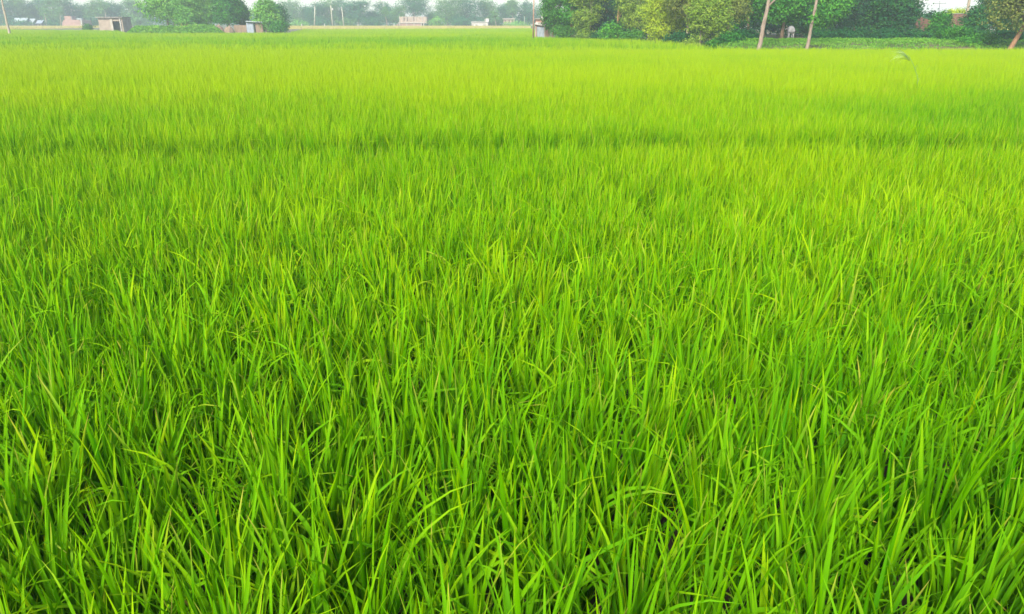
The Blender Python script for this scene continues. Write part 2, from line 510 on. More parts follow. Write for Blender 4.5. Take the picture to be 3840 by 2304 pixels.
lods = [
    rice_lod(1.3, 9.0, 0.225, 35, 1.0, 0.0235, 7, 3, 1.0, 0.075, 0.20, 0.095),
    rice_lod(9.0, 25.0, 0.205, 28, 2.5, 0.0160, 4, 2, 1.0, 0.06, 0.11, 0.075),
    rice_lod(25.0, 62.0, 0.19, 13, 4.0, 0.0135, 2, 2, 1.0, 0.045, 0.06, 0.055),
    rice_lod(62.0, 245.0, 0.55, 9, 6.0, 0.040, 2, 2, 1.02, 0.035, 0.05, 0.05),
]
offs = np.cumsum([0] + [len(l[0]) for l in lods])
me = np_mesh('rice_field', np.concatenate([l[0] for l in lods]), [np.concatenate([l[1] + o_ for l, o_ in zip(lods, offs)])],
             {'tint': np.concatenate([l[2] for l in lods]), 'along': np.concatenate([l[3] for l in lods]), 'dry': np.concatenate([l[4] for l in lods])}, smooth=True)
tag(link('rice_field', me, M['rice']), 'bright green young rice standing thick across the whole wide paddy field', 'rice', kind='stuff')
del lods


def ripe_field(label, px0, px1, y0, y1, spacing=0.8):
    Xa, Xb = PX(px0, y1), PX(px1, y1)
    n = int((Xb - Xa) * (y1 - y0) / spacing ** 2 * 5)
    x = rng.uniform(Xa, Xb, n); y = rng.uniform(y0, y1, n)
    p = px_of(x, y)
    ok = (p > px0) & (p < px1) & (y > edge_y(p) + 1)
    x, y = x[ok], y[ok]; n = len(x)
    v = blades(np.stack([x, y, gz(x, y)], -1), rng.normal(0.72, 0.08, n), np.full(n, 0.09), np.abs(rng.normal(0.1, 0.1, n)), rng.uniform(0, 6.28, n),
               np.abs(rng.normal(0.5, 0.3, n)), rng.normal(0, 0.5, n), np.clip(0.9 * fbm(x / 30, y / 12, 4) + rng.normal(0, 0.1, n), 0, 0.8), 2, 2)
    me = np_mesh('ripe_rice_field', v[0], [v[1]], {'tint': v[2], 'along': v[3]}, smooth=True)
    tag(link('ripe_rice_field', me, M['ripe']), label, 'rice', kind='stuff')


ripe_field('golden strip of ripe rice in front of the hazy left treeline', -250, 500, 214, 330)
ripe_field('pale straw strip of ripe rice before the concrete poles and unfinished building', 1062, 1990, 258, 330)


# ------------------------------------------------------------------ leaves, trees, bushes
def leaf_quads(c, size, flat=0.4, aspect=0.55, hang=0.0, out=None):
    """one small folded leaf (or leaf spray) per centre; facing loosely outward from its bough"""
    n = len(c)
    u = rng.normal(size=(n, 3)); u[:, 2] += flat
    if out is not None: u = u * 0.62 + out * 1.0
    u /= np.linalg.norm(u, axis=1, keepdims=True) + 1e-9
    d = rng.normal(size=(n, 3)); d[:, 2] -= hang * 1.5
    d -= u * (d * u).sum(1, keepdims=True)
    d /= np.linalg.norm(d, axis=1, keepdims=True) + 1e-9
    sd = np.cross(d, u)
    s = size[:, None]
    v = np.stack([c - d * s * 0.5, c + sd * s * aspect * 0.5 + u * s * 0.08, c + d * s * 0.5, c - sd * s * aspect * 0.5 + u * s * 0.08], 1)
    f = np.arange(n * 4).reshape(n, 4)
    return v.reshape(-1, 3), f


OUT = None


def crown_points(lobes, n, spray, fill=0.35):
    """leaf centres: gathered in sprays through the outer part of each lobe"""
    global OUT
    vol = np.array([l[3] * l[4] * l[5] for l in lobes]) ** 0.72
    which = rng.choice(len(lobes), size=max(8, n // 12), p=vol / vol.sum())
    L_ = np.array(lobes)[which]
    d = rng.normal(size=(len(which), 3)); d /= np.linalg.norm(d, axis=1, keepdims=True)
    r = np.where(rng.uniform(size=len(which)) < fill, rng.uniform(0.15, 0.8, len(which)), rng.uniform(0.72, 1.08, len(which)))
    sc = L_[:, :3] + d * L_[:, 3:6] * r[:, None]
    sr = spray * rng.uniform(0.5, 1.4, len(which))
    stint = rng.normal(0, 0.15, len(which))
    ii = rng.integers(0, len(which), n)
    g = rng.normal(size=(n, 3))
    p = sc[ii] + g * sr[ii][:, None] * np.array([1, 1, 0.7])
    OUT = d[ii] * 0.8 + g * 0.35 + np.array([0, 0, 0.3])
    return p, stint[ii]


def make_lobes(w, z0, z1, n, depth=None, shape='round'):
    depth = depth or w * 0.8
    out = []
    H = z1 - z0
    for i in range(n):
        t = (i + 0.5) / n
        zc = z0 + H * (0.16 + 0.70 * ((t + random.uniform(-0.12, 0.12)) % 1.0))
        rel = (zc - z0) / H
        if shape == 'round': rad = math.sqrt(max(0.15, 1 - (2 * rel - 0.95) ** 2))
        elif shape == 'column': rad = 0.85
        elif shape == 'vase': rad = 0.45 + 0.6 * rel
        else: rad = 1.05 - 0.6 * rel          # heap
        a = i * 2.4 + random.uniform(-0.5, 0.5)
        rr = random.uniform(0.30, 0.58) * rad
        lr = random.uniform(0.23, 0.35)
        out.append((math.cos(a) * rr * w * 0.5, math.sin(a) * rr * depth * 0.5, zc,
                    w * lr, depth * lr * 0.9, min(H * 0.30, w * lr * random.uniform(0.65, 1.0), max(0.12 * H, z1 - zc))))
    return out


def tube_path(p0, p1, bend, n=6):
    p0, p1 = Vector(p0), Vector(p1)
    pts = []
    b = Vector((random.uniform(-1, 1), random.uniform(-1, 1), random.uniform(-0.3, 0.5))) * bend
    for i in range(n):
        t = i / (n - 1)
        pts.append(p0.lerp(p1, t) + b * math.sin(PI * t))
    return pts


TREE_GROUP = None


def tree(name, label, cat, px, Y, w, z0, z1, leaf='mid', n=2500, size=0.24, lobes=9, shape='round', trunk=0.16, bark='bark',
         lean=(0, 0), group=None, spray=None, stems=1, hang=0.0, flat=0.6, stem_spread=0.3, aspect=0.6, fill=0.35, bias=0.5, depth=None, zoff=None):
    """w in photo pixels; z0..z1 is the crown above its own ground; the stem stands at the photo column px"""
    near = group == GG
    X = PX(px, Y); W = wpx(w, Y) * (1.18 if near else 1.0)
    base = gzf(X, Y) if zoff is None else zoff
    root = thing(name, label, cat, (X, Y, base - 0.02), group)
    lb = make_lobes(W, z0, z1, lobes, depth and wpx(depth, Y), shape)
    lb = [(l[0] + lean[0], l[1] + lean[1], *l[2:]) for l in lb]
    if trunk:
        mb = MB()
        for s_ in range(stems):
            off = Vector((random.uniform(-1, 1), random.uniform(-1, 1), 0)) * (stem_spread if stems > 1 else 0)
            top = Vector((lean[0], lean[1], z0 + (z1 - z0) * 0.55)) + off * 2.2
            path = tube_path(off, top, 0.05 * (z1), 7)
            path[0] = off
            r0 = trunk / (stems ** 0.4)
            mb.tube(path, [r0 * (1.25 if i == 0 else 1) * (1 - 0.62 * i / 6) for i in range(7)], 8, 0.06)
            for l in lb[s_::stems]:
                k = random.randint(2, 4)
                mb.tube(tube_path(path[k], (l[0], l[1], l[2]), 0.12, 4), [r0 * 0.42, r0 * 0.32, r0 * 0.22, r0 * 0.1], 5, 0.05)
        mb.build('trunk', M[bark], root)
    n = int(n * (3.6 if near else 3.8)); size = size * (0.82 if near else 0.74)
    c, st = crown_points(lb, n, spray or size * 1.2, fill)
    keep = c[:, 2] > 0.03
    c, st, oo = c[keep], st[keep], OUT[keep]
    v, f = leaf_quads(c, size * rng.uniform(0.6, 1.4, len(c)), flat, aspect, hang, oo)
    tint = np.clip(bias + st + rng.normal(0, 0.07, len(c)), 0, 1)
    me = np_mesh('crown', v, [f], {'tint': np.repeat(tint, 4)})
    link('crown', me, M[leaf], root)
    return root


def bush(label, px, Y, w, h, leaf='mid', n=1200, size=0.2, lobes=7, group=None, name='bush', cat='bush', **kw):
    """foliage down to the ground, short stems hidden inside"""
    X = PX(px, Y); W = wpx(w, Y)
    root = thing(name, label, cat, (X, Y, gzf(X, Y) - 0.02), group)
    lb = make_lobes(W, -0.1 * h, h, lobes, None, 'heap')
    n = int(n * 2.4); size = size * 0.95
    c, st = crown_points(lb, n, size * 1.3, kw.get('fill', 0.35))
    keep = c[:, 2] > 0.02
    c, st, oo = c[keep], st[keep], OUT[keep]
    v, f = leaf_quads(c, size * rng.uniform(0.6, 1.4, len(c)), 0.6, kw.get('aspect', 0.6), kw.get('hang', 0.0), oo)
    tint = np.clip(kw.get('bias', 0.5) + st + rng.normal(0, 0.07, len(c)), 0, 1)
    link('foliage', np_mesh('foliage', v, [f], {'tint': np.repeat(tint, 4)}), M[leaf], root)
    mb = MB()
    for i in range(5):
        l = lb[i % len(lb)]
        mb.tube(tube_path((random.uniform(-.2, .2), random.uniform(-.2, .2), 0), (l[0], l[1], max(0.15, l[2])), 0.06, 4), [0.05, 0.04, 0.03, 0.012], 5)
    mb.build('stem', M['bark'], root)
    return root


def bare_trunk_tree(label, px0, py0, px1, Y, r, bark, leaf, ztop, crown_w, zc0, group=None, tuft=None, branch=False, name='tall_tree', n=1400):
    """tall clean trunk: base at photo (px0,py0), crossing the top of the frame at px1; crown above"""
    X0 = PX(px0, Y); X1, Zt = P(px1, 0, Y)
    base = gzf(X0, Y)
    root = thing(name, label, 'tree', (X0, Y, base - 0.02), group)
    dx = (X1 - X0) / (Zt - base)
    mb = MB()
    zs = [0, 0.25, 1.0, 2.2, 3.4, 4.6, 6.0, ztop]
    wob = [0, 0, 0.05, -0.03, 0.04, 0.0, 0.06, 0.1]
    pts = [(dx * z + wb * r * 4, 0.02 * z, z) for z, wb in zip(zs, wob)]
    mb.tube(pts, [r * 1.35, r * 1.08, r, r * .93, r * .86, r * .8, r * .65, r * .3], 10, 0.05)
    tr = mb.build('trunk', M[bark], root)
    if branch:
        zb = Zt - base - 0.55
        b0 = (dx * zb, 0.02 * zb, zb)
        MB().tube([b0, (b0[0] + 0.5, b0[1] - .1, zb + 0.55), (b0[0] + 1.2, b0[1], zb + 1.5), (b0[0] + 1.6, b0[1], zb + 2.6)],
                  [r * .5, r * .42, r * .3, r * .12], 8).build('branch', M[bark], root)
    lobes = []
    for i in range(7):
        a = i * 2.4; zz = zc0 + (ztop - zc0 + 0.8) * (i / 6)
        lobes.append((dx * zz + math.cos(a) * crown_w * .28, math.sin(a) * crown_w * .28, zz, crown_w * .3, crown_w * .3, 0.8))
    if tuft:
        for z in tuft: lobes.append((dx * z, -0.1, z, 0.42, 0.42, 0.36))
    c, st = crown_points(lobes, n, 0.25)
    v, f = leaf_quads(c, 0.24 * rng.uniform(0.6, 1.4, len(c)), out=OUT)
    link('crown', np_mesh('crown', v, [f], {'tint': np.repeat(np.clip(0.6 + st, 0, 1), 4)}), M[leaf], root)
    return root


# ------------------------------------------------------------------ the grove on the right
GG = 'trees of the grove on the right'
tree('broadleaf_tree', 'small blue-green leafy tree at the left end of the grove beside the hut', 'tree', 2072, 110, 80, 0.5, 6.5, 'mid', 2600, 0.26, 9, group=GG, trunk=0.1, bias=.45)
tree('slender_tree', 'slender tree with thin reddish trunk at the left corner of the grove', 'tree', 2088, 111, 80, 4.3, 8.5, 'mid', 1300, 0.26, 6, group=GG, trunk=0.11, bark='bark_red', lean=(0.3, 0))
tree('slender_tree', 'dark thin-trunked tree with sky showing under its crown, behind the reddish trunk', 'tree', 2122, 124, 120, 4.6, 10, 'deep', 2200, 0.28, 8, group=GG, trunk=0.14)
tree('twin_stem_tree', 'yellow-green tree with two pale stems rising side by side', 'tree', 2200, 104, 120, 1.2, 9.5, 'olive', 4200, 0.24, 13, 'column', group=GG, trunk=0.13, bark='bark_pale', stems=2, stem_spread=0.28, bias=.5)
tree('broadleaf_tree', 'green tree filling the gap between the sky opening and the twin pale stems', 'tree', 2150, 108, 90, 0.8, 8.5, 'lush', 3000, 0.25, 9, group=GG, bias=.55)
tree('broadleaf_tree', 'dark bluish tree in shadow between the twin pale stems and the bamboo', 'tree', 2262, 112, 130, 0.8, 9.5, 'dusk', 3400, 0.28, 11, group=GG)
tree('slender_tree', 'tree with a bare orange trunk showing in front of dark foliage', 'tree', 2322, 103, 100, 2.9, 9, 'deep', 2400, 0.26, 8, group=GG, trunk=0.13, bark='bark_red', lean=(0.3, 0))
tree('bamboo_clump', 'tall drooping olive bamboo clump left of the big yellow-green tree', 'bamboo', 2372, 97, 125, 0.7, 9.5, 'olive', 5000, 0.30, 13, 'column', group=GG, trunk=0.05, bark='bark_pale', stems=5, stem_spread=0.5, hang=0.8, aspect=.3, bias=.55)
tree('broadleaf_tree', 'dark tree rising behind the bamboo clump', 'tree', 2440, 104, 140, 1, 10, 'deep', 3000, 0.3, 10, group=GG)
tree('vine_covered_tree', 'bright yellow-green tree hung with foliage down to the rice edge', 'tree', 2485, 86, 165, 0.1, 7.8, 'yellow', 6500, 0.22, 16, 'column', group=GG, hang=0.5, aspect=.45, bias=.45)
tree('broadleaf_tree', 'brownish-olive tree whose crown overhangs a dark hollow beside the yellow-green tree', 'tree', 2572, 82, 170, 2.4, 8.2, 'brown', 4400, 0.22, 12, group=GG, bark='bark_grey', trunk=0.15)
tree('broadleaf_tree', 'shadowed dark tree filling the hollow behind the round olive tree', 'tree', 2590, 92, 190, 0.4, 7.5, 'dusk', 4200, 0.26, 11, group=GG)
tree('round_tree', 'low round olive-green tree on a short pale trunk at the rice edge', 'tree', 2632, 75, 150, 1.15, 5.6, 'olive', 6000, 0.19, 15, group=GG, trunk=0.12, bark='bark_pale', lean=(0.55, 0), bias=.5, stems=1)
tree('round_tree', 'olive tree with khaki tips, just right of the low round tree', 'tree', 2735, 79, 130, 1.5, 6.8, 'brown', 4600, 0.2, 13, group=GG, bias=.42)
tree('broadleaf_tree', 'deep green tree behind and left of the first bare leaning trunk', 'tree', 2810, 92, 190, 0.6, 8.5, 'lush', 4200, 0.26, 12, group=GG, bias=.35)
tree('broadleaf_tree', 'lush broad-leaved tree between the two bare leaning trunks', 'tree', 2935, 88, 190, 1.6, 8.0, 'lush', 5200, 0.30, 13, group=GG, bias=.55, trunk=.2)
tree('broadleaf_tree', 'dark tree in the shade behind the cow', 'tree', 2985, 99, 230, 0.3, 9, 'deep', 4200, 0.3, 12, group=GG)
tree('broadleaf_tree', 'sunlit green tree right behind the second bare leaning trunk', 'tree', 3100, 85, 140, 0.9, 7.2, 'lush', 4600, 0.26, 12, group=GG, bias=.6, trunk=.12)
tree('broadleaf_tree', 'dull grey-green tree in the middle of the dark stand on the right', 'tree', 3200, 92, 200, 0.5, 8.6, 'dusk', 4600, 0.26, 12, group=GG)
tree('broadleaf_tree', 'tall dark tree with a green right flank beside the sky gap', 'tree', 3345, 90, 215, 0.4, 8.6, 'deep', 5600, 0.25, 14, 'column', group=GG, bias=.5)
tree('broadleaf_tree', 'dark tree deep in the stand behind the dull grey-green tree', 'tree', 3270, 102, 210, 0.4, 9, 'dusk', 3600, 0.3, 11, group=GG)
for px, w, Yt, lab in ((2180, 150, 122, 'dark tree closing the grove behind the twin pale stems'), (2330, 170, 120, 'dark tree closing the grove behind the orange trunk'),
                       (2510, 190, 114, 'dark tree closing the grove behind the bright yellow-green tree'), (2680, 190, 108, 'dark tree closing the grove behind the khaki-tipped olive tree'),
                       (2870, 200, 112, 'dark tree closing the grove behind the first bare leaning trunk'), (3060, 200, 111, 'dark tree closing the grove behind the second bare leaning trunk'),
                       (3180, 180, 113, 'dark tree closing the grove behind the sunlit green tree'), (3360, 150, 112, 'dark tree closing the grove at the edge of the sky gap')):
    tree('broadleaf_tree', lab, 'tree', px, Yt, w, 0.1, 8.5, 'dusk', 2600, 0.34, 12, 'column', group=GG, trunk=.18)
bare_trunk_tree('tall tree with a bare leaning trunk forking near the top, left of the cow', 2852, 178, 2884, 66.5, 0.175, 'bark_grey', 'lush', 9.5, 4.2, 6.8, 'bare leaning trunks at the rice edge', branch=True)
bare_trunk_tree('tall tree with a thinner bare trunk carrying a leafy tuft, right of the cow', 3034, 178, 3064, 66.8, 0.135, 'bark_grey', 'lush', 9.5, 3.6, 6.8, 'bare leaning trunks at the rice edge', tuft=(2.75, 3.05))

BG = 'bushes along the edge of the grove'
bush('low dull bush at the foot of the slender reddish trunk', 2120, 108, 85, 1.9, 'mid', 1300, 0.2, group=BG)
bush('grey-green bush in front of the green tree and twin stems', 2190, 103, 95, 1.7, 'olive', 1500, 0.2, group=BG, bias=.3)
bush('small dark bush between the twin stems and the bright leafy bush', 2235, 99, 60, 1.2, 'deep', 900, 0.2, group=BG)
bush('bright green large-leaved bush in front of the orange trunk', 2292, 96, 95, 2.5, 'lush', 1700, 0.24, group=BG, bias=.65)
bush('dull olive bush below the bamboo clump', 2372, 92, 110, 1.6, 'mid', 1500, 0.2, group=BG)
bush('dark bush under the overhanging brownish-olive tree', 2548, 80, 120, 1.4, 'deep', 1500, 0.2, group=BG, bias=.35)
bush('green bush at the left foot of the low round tree', 2590, 74, 80, 1.0, 'olive', 1200, 0.16, group=BG)
bush('slim upright weed bush right of the short pale trunk', 2678, 69, 28, 1.1, 'lush', 500, 0.14, 5, group=BG)
bush('dark green bush below the khaki-tipped olive tree', 2745, 74, 130, 1.0, 'lush', 1700, 0.17, group=BG, bias=.25)
bush('deep shaded bush left of the first bare leaning trunk', 2800, 79, 120, 1.0, 'deep', 1500, 0.2, group=BG, bias=.3)
bush('shaded bush beside the second bare leaning trunk under the sunlit tree', 3090, 80, 140, 0.9, 'deep', 1500, 0.2, group=BG, bias=.4)
bush('dark bush at the foot of the dull grey-green tree', 3190, 82, 150, 1.0, 'deep', 1700, 0.2, group=BG, bias=.35)
bush('dark bush at the foot of the tall tree beside the sky gap', 3330, 81, 150, 1.1, 'deep', 1700, 0.2, group=BG, bias=.35)
bush('rounded creeper-covered bush between the two brick ruins', 3520, 84, 105, 2.75, 'lush', 3000, 0.2, 9, group=BG, bias=.35)
bush('low green bush below the leftmost brick ruin', 3440, 80, 110, 0.95, 'deep', 1500, 0.19, group=BG, bias=.5)
bush('tall blue-green bush right of the short brick wall', 3655, 80, 120, 3.3, 'deep', 2800, 0.2, 9, group=BG, bias=.6)
bush('wide low bush in front of the short brick wall', 3590, 75, 150, 1.35, 'lush', 2300, 0.18, 9, group=BG, bias=.4)
bush('leafy green bush at the rice edge left of the orange leaning trunk', 3680, 71, 170, 0.95, 'lush', 2300, 0.17, 9, group=BG, bias=.55)
bush('dark bush behind the orange leaning trunk', 3810, 76, 170, 1.9, 'deep', 2600, 0.2, 9, group=BG, bias=.35)

# leaning orange tree at the right edge
Y = 67.5
X0 = PX(3785, Y, 180); zb = gzf(X0, Y)
root = thing('leaning_tree', 'khaki-crowned tree on a thick orange trunk leaning at the right edge of the field', 'tree', (X0, Y, zb - .02), GG)
MB().tube([(0, 0, 0), (.07, 0, .22), (.36, 0, .95), (.72, .05, 1.75), (1.1, .1, 2.7), (1.5, .1, 3.8), (1.7, .1, 5)],
          [.26, .215, .19, .17, .15, .11, .05], 10, 0.06).tube([(.9, .05, 2.2), (.3, -.2, 3.0), (-.6, -.2, 3.7)], [.09, .07, .03], 7).tube(
    [(1.1, .1, 2.7), (1.9, .2, 3.4), (2.6, .1, 4.2)], [.09, .06, .03], 7).build('trunk', M['bark_red'], root)
lb = make_lobes(6.4, 2.15, 6.8, 18, 5.2, 'round'); lb = [(l[0] + .5, l[1], *l[2:]) for l in lb]
c, st = crown_points(lb, 15000, .26)
v, f = leaf_quads(c, .19 * rng.uniform(.6, 1.4, len(c)), out=OUT)
link('crown', np_mesh('crown', v, [f], {'tint': np.repeat(np.clip(.42 + st + rng.normal(0, .12, len(c)), 0, 1), 4)}), M['khaki'], root)

tree('broadleaf_tree', 'dark green tree standing behind the khaki-crowned leaning tree', 'tree', 3745, 86, 170, 0.3, 7.5, 'deep', 3600, .26, 11, 'column', group=GG, bias=.5)
# behind the sky gap
tree('pale_tree', 'pale yellow-green low tree behind the short brick wall', 'tree', 3572, 118, 120, 0.4, 3.7, 'yellow', 2600, 0.25, 9, group=GG, bias=.5, zoff=0.6)
bare_trunk_tree('tall tree with a smooth cream trunk above the short brick wall', 3618, 60, 3636, 104, 0.2, 'bark_pale', 'lush', 10, 4, 6.4, GG)

# ------------------------------------------------------------------ low creepers on the bank (uncountable)
def ground_cover(name, label, leaf, n, pxa, pxb, ya, yb, hfun, size, cat='weeds', bias=.5):
    Xa = min(PX(pxa, ya), PX(pxa, yb)); Xb = max(PX(pxb, ya), PX(pxb, yb))
    x = rng.uniform(Xa, Xb, n); y = rng.uniform(ya, yb, n)
    p = px_of(x, y)
    h, keep = hfun(x, y, p)
    ok = (p > pxa) & (p < pxb) & keep
    x, y, h = x[ok], y[ok], h[ok]
    top = rng.uniform(0, 1, len(x)) ** 0.5
    c = np.stack([x, y, gz(x, y) + 0.02 + h * top], -1)
    v, f = leaf_quads(c, size * rng.uniform(.6, 1.4, len(c)), flat=1.6, aspect=.75)
    t = np.clip(bias + 0.6 * (fbm(x / 1.5, y / 1.5, 12) - .5) + rng.normal(0, .12, len(x)), 0, 1)
    o = link(name, np_mesh(name, v, [f], {'tint': np.repeat(t, 4)}), M[leaf])
    tag(o, label, cat, kind='stuff')


def under_h(x, y, p):
    return 1.2 + 2.2 * fbm(x / 2.5, y / 4, 55) + 0.8 * (y - 100) / 18, y > edge_y(p) + 4


def weeds_h(x, y, p):
    h = 0.10 + 0.42 * np.clip(fbm(x / 1.3, y / 0.9, 21) - 0.25, 0, 1) * sstep(66, 70, y)
    bare = (fbm(x / 2.0, y / 0.7, 33) > 0.60) & (y < 70.5) & (p > 2900)
    return h, (~bare) & (y > edge_y(p) + 0.2)


ground_cover('undergrowth', 'dark tangled undergrowth closing the back of the grove', 'dusk', 15000, 2085, 3500, 98, 120, under_h, 0.42, 'undergrowth', .45)
ground_cover('ground_cover', 'bright green creepers spread over the low bank behind the rice', 'weed', 85000, 2640, 4150, 65, 80, weeds_h, 0.115)


def bank_h(x, y, p):
    prof = np.exp(-((y - 153) / 3.2) ** 2)
    ends = sstep(450, 520, p) * (1 - sstep(800, 850, p))
    return 0.15 + prof * ends * (1.55 + 0.9 * (fbm(x / 2.2, y / 2.2, 8) - .4)), np.ones(len(x), bool)


ground_cover('creeper_bank', 'low bank of bright creepers in front of the left clump of trees', 'weed', 42000, 440, 860, 149.5, 161, bank_h, 0.26)

# ------------------------------------------------------------------ the clump of trees left of the middle
GM = 'trees of the left clump'
tree('spreading_tree', 'wide spreading tree with several leaning stems above the creeper bank', 'tree', 640, 160, 260, 2.7, 10, 'fresh', 5200, 0.42, 15, 'vase', group=GM, trunk=.26, bark='bark_grey', stems=3, stem_spread=.9, bias=.5)
tree('broadleaf_tree', 'dark blue-green tree behind the spreading tree', 'tree', 722, 176, 130, 1.2, 11, 'dusk', 2200, 0.5, 9, group=GM)
tree('bamboo_clump', 'pale green feathery bamboo clump in the middle of the left clump', 'bamboo', 785, 162, 160, 0.6, 9, 'fresh', 4200, 0.42, 13, 'column', group=GM, stems=4, trunk=.07, hang=.5, aspect=.35, bias=.45)
tree('broadleaf_tree', 'dense green tree behind the two straw mounds', 'tree', 862, 160, 130, 0.6, 8.8, 'lush', 3800, 0.4, 12, 'column', group=GM, bias=.45)
tree('broadleaf_tree', 'dark green tree leaning over the tin hut', 'tree', 905, 166, 75, 1.5, 6.4, 'mid', 2200, 0.42, 8, group=GM, bias=.35)
tree('young_tree', 'fresh green tree with slender stems right of the tin hut', 'tree', 1003, 157, 125, 0.4, 6.3, 'fresh', 4200, 0.38, 12, 'heap', group=GM, stems=4, trunk=.10, bark='bark_pale', stem_spread=.7, bias=.5)
tree('broadleaf_tree', 'dark round tree at the right end of the left clump', 'tree', 1035, 178, 95, 0.8, 6.0, 'deep', 2200, 0.45, 9, group=GM)
tree('slender_tree', 'slim tree with a straight pale pole-like trunk in the left clump', 'tree', 1005, 164, 70, 6.0, 10, 'mid', 900, .4, 6, group=GM, trunk=.16, bark='bark_pale')
tree('broadleaf_tree', 'small green tree between the spreading tree and the bamboo', 'tree', 700, 157, 90, 1.0, 5.0, 'fresh', 1900, .38, 8, group=GM, bias=.4)
bush('tan dry brush pile at the right of the creeper bank', 695, 156.5, 65, 1.75, 'brown', 900, .35, 6, group='bushes around the left clump', bias=.75)
bush('grey-green bush beside the brick shed', 328, 197, 26, 1.6, 'mid', 500, .35, 5, group='bushes around the left clump', bias=.2)
bush('green bush at the right corner of the left clump', 1048, 155, 60, 2.3, 'lush', 1100, .35, 6, group='bushes around the left clump')

# pale leaning trunk at the left edge
bare_trunk_tree('tall tree with a bare pale trunk leaning at the left edge of the field', 30, 118, 4, 146, 0.21, 'bark_pale', 'mid', 11.5, 5, 8.6, name='leaning_tree')

# ------------------------------------------------------------------ far treeline
GF = 'trees of the far hazy treeline'


def ztop(py, Y): return P(0, py, Y)[1]


far = [
    # px, w, top py, crown bottom z, leaf, shape, label
    (12, 100, -14, 1, 'far', 'round', 'hazy tree behind the leaning pale trunk at the left edge'),
    (78, 90, -24, 1, 'farpale', 'round', 'tall pale hazy tree behind the largest tin roof on the left'),
    (122, 70, 14, 1, 'far', 'round', 'shorter hazy tree below the first notch of sky on the left'),
    (165, 75, -6, 1, 'far', 'column', 'narrow hazy tree between the tin roofs and the brick house'),
    (212, 85, -18, 1, 'farpale', 'round', 'hazy pale tree just left of the brick house'),
    (268, 90, -14, 1, 'far', 'column', 'tall blue-grey tree rising straight behind the brick house'),
    (322, 66, 17, 1, 'far', 'round', 'low hazy tree under the widest sky gap on the left'),
    (368, 80, 3, 1, 'farpale', 'round', 'hazy tree behind the left wall of the brick shed'),
    (418, 70, 8, 1, 'far', 'round', 'hazy round tree behind the roof of the brick shed'),
    (458, 55, 12, 1, 'far', 'round', 'small hazy tree behind the right corner of the brick shed'),
    (495, 62, -4, 1, 'farpale', 'column', 'hazy column-like tree left of the spreading tree'),
    (545, 80, 16, 1, 'far', 'round', 'grey hazy tree under the left branches of the spreading tree'),
    (1098, 95, -3, 1, 'farpale', 'round', 'pale hazy tree beside the right end of the left clump'),
    (1152, 45, 24, 1, 'far', 'round', 'low hazy tree under the sky notch left of the poles'),
    (1187, 72, 12, 1, 'far', 'round', 'hazy tree behind the first concrete pole'),
    (1240, 80, -2, 1, 'farpale', 'round', 'hazy tree behind the second concrete pole'),
    (1285, 80, -8, 1, 'far', 'round', 'blue hazy tree behind the third concrete pole'),
    (1345, 105, 5, 1, 'far', 'round', 'round hazy tree right of the third concrete pole'),
    (1398, 46, 44, 0.5, 'far', 'round', 'low hazy tree in the sky gap between two round trees'),
    (1452, 85, 6, 2, 'far', 'round', 'open crowned hazy tree left of the unfinished building'),
    (1497, 50, 28, 1, 'farpale', 'round', 'short hazy tree touching the unfinished building on its left'),
    (1556, 112, -18, 4.4, 'far', 'round', 'tall blue hazy tree standing over the unfinished building'),
    (1622, 50, 50, 0.5, 'far', 'round', 'low hazy tree under the sky gap right of the unfinished building'),
    (1680, 118, -8, 1, 'farpale', 'round', 'broad pale hazy tree behind the blue tin roof'),
    (1752, 130, -24, 1, 'far', 'round', 'tallest broad hazy tree left of the white house'),
    (1833, 78, -16, 1.5, 'farpale', 'column', 'drooping pale tree rising behind the white house'),
    (1888, 56, 20, 1, 'far', 'round', 'hazy tree behind the small cream house'),
    (1922, 44, 2, 4.2, 'farpale', 'vase', 'thin feathery hazy tree against the sky above the cream house'),
    (1972, 70, 4, 1, 'far', 'round', 'hazy tree just left of the tall wooden pole'),
    (2030, 80, 20, 1, 'farpale', 'round', 'hazy tree behind the hut with the round tank'),
]
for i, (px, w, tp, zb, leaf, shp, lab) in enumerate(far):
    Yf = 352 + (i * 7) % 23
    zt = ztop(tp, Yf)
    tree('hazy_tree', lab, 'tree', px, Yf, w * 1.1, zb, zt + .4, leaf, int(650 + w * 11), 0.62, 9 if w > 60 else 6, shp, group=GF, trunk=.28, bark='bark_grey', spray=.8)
# lean pale stems in the far line
def far_stem(label, px0, py0, px1, py1, Y, r=.16):
    x0, _ = P(px0, py0, Y); x1, z1 = P(px1, py1, Y)
    root = thing('slender_tree', label, 'tree', (x0, Y, gzf(x0, Y) - .02), 'pale thin trunks before the far treeline')
    MB().tube([(0, 0, 0), ((x1 - x0) * .5 + .1, 0, z1 * .5), (x1 - x0, 0, z1)], [r, r * .85, r * .55], 7).build('trunk', M['bark_pale'], root)
    lb = [(x1 - x0 + random.uniform(-1, 1), random.uniform(-1, 1), z1 + random.uniform(-.4, 1.4), 1.3, 1.3, 1) for _ in range(5)]
    c, st = crown_points(lb, 420, .6)
    v, f = leaf_quads(c, .6 * rng.uniform(.6, 1.4, len(c)))
    link('crown', np_mesh('crown', v, [f], {'tint': np.repeat(np.clip(.5 + st, 0, 1), 4)}), M['farpale'], root)


far_stem('thin pale trunk between the tin roofs and the brick house', 175, 95, 166, 50, 338)
far_stem('thin pale trunk touching the left side of the brick house', 228, 96, 223, 48, 338)
far_stem('thin pale trunk rising behind the brick shed roof', 399, 95, 392, 32, 338)
far_stem('pale leaning trunk just right of the white house', 1862, 111, 1852, 58, 332)
far_stem('thin pale trunk left of the unfinished building', 1452, 106, 1444, 55, 336)

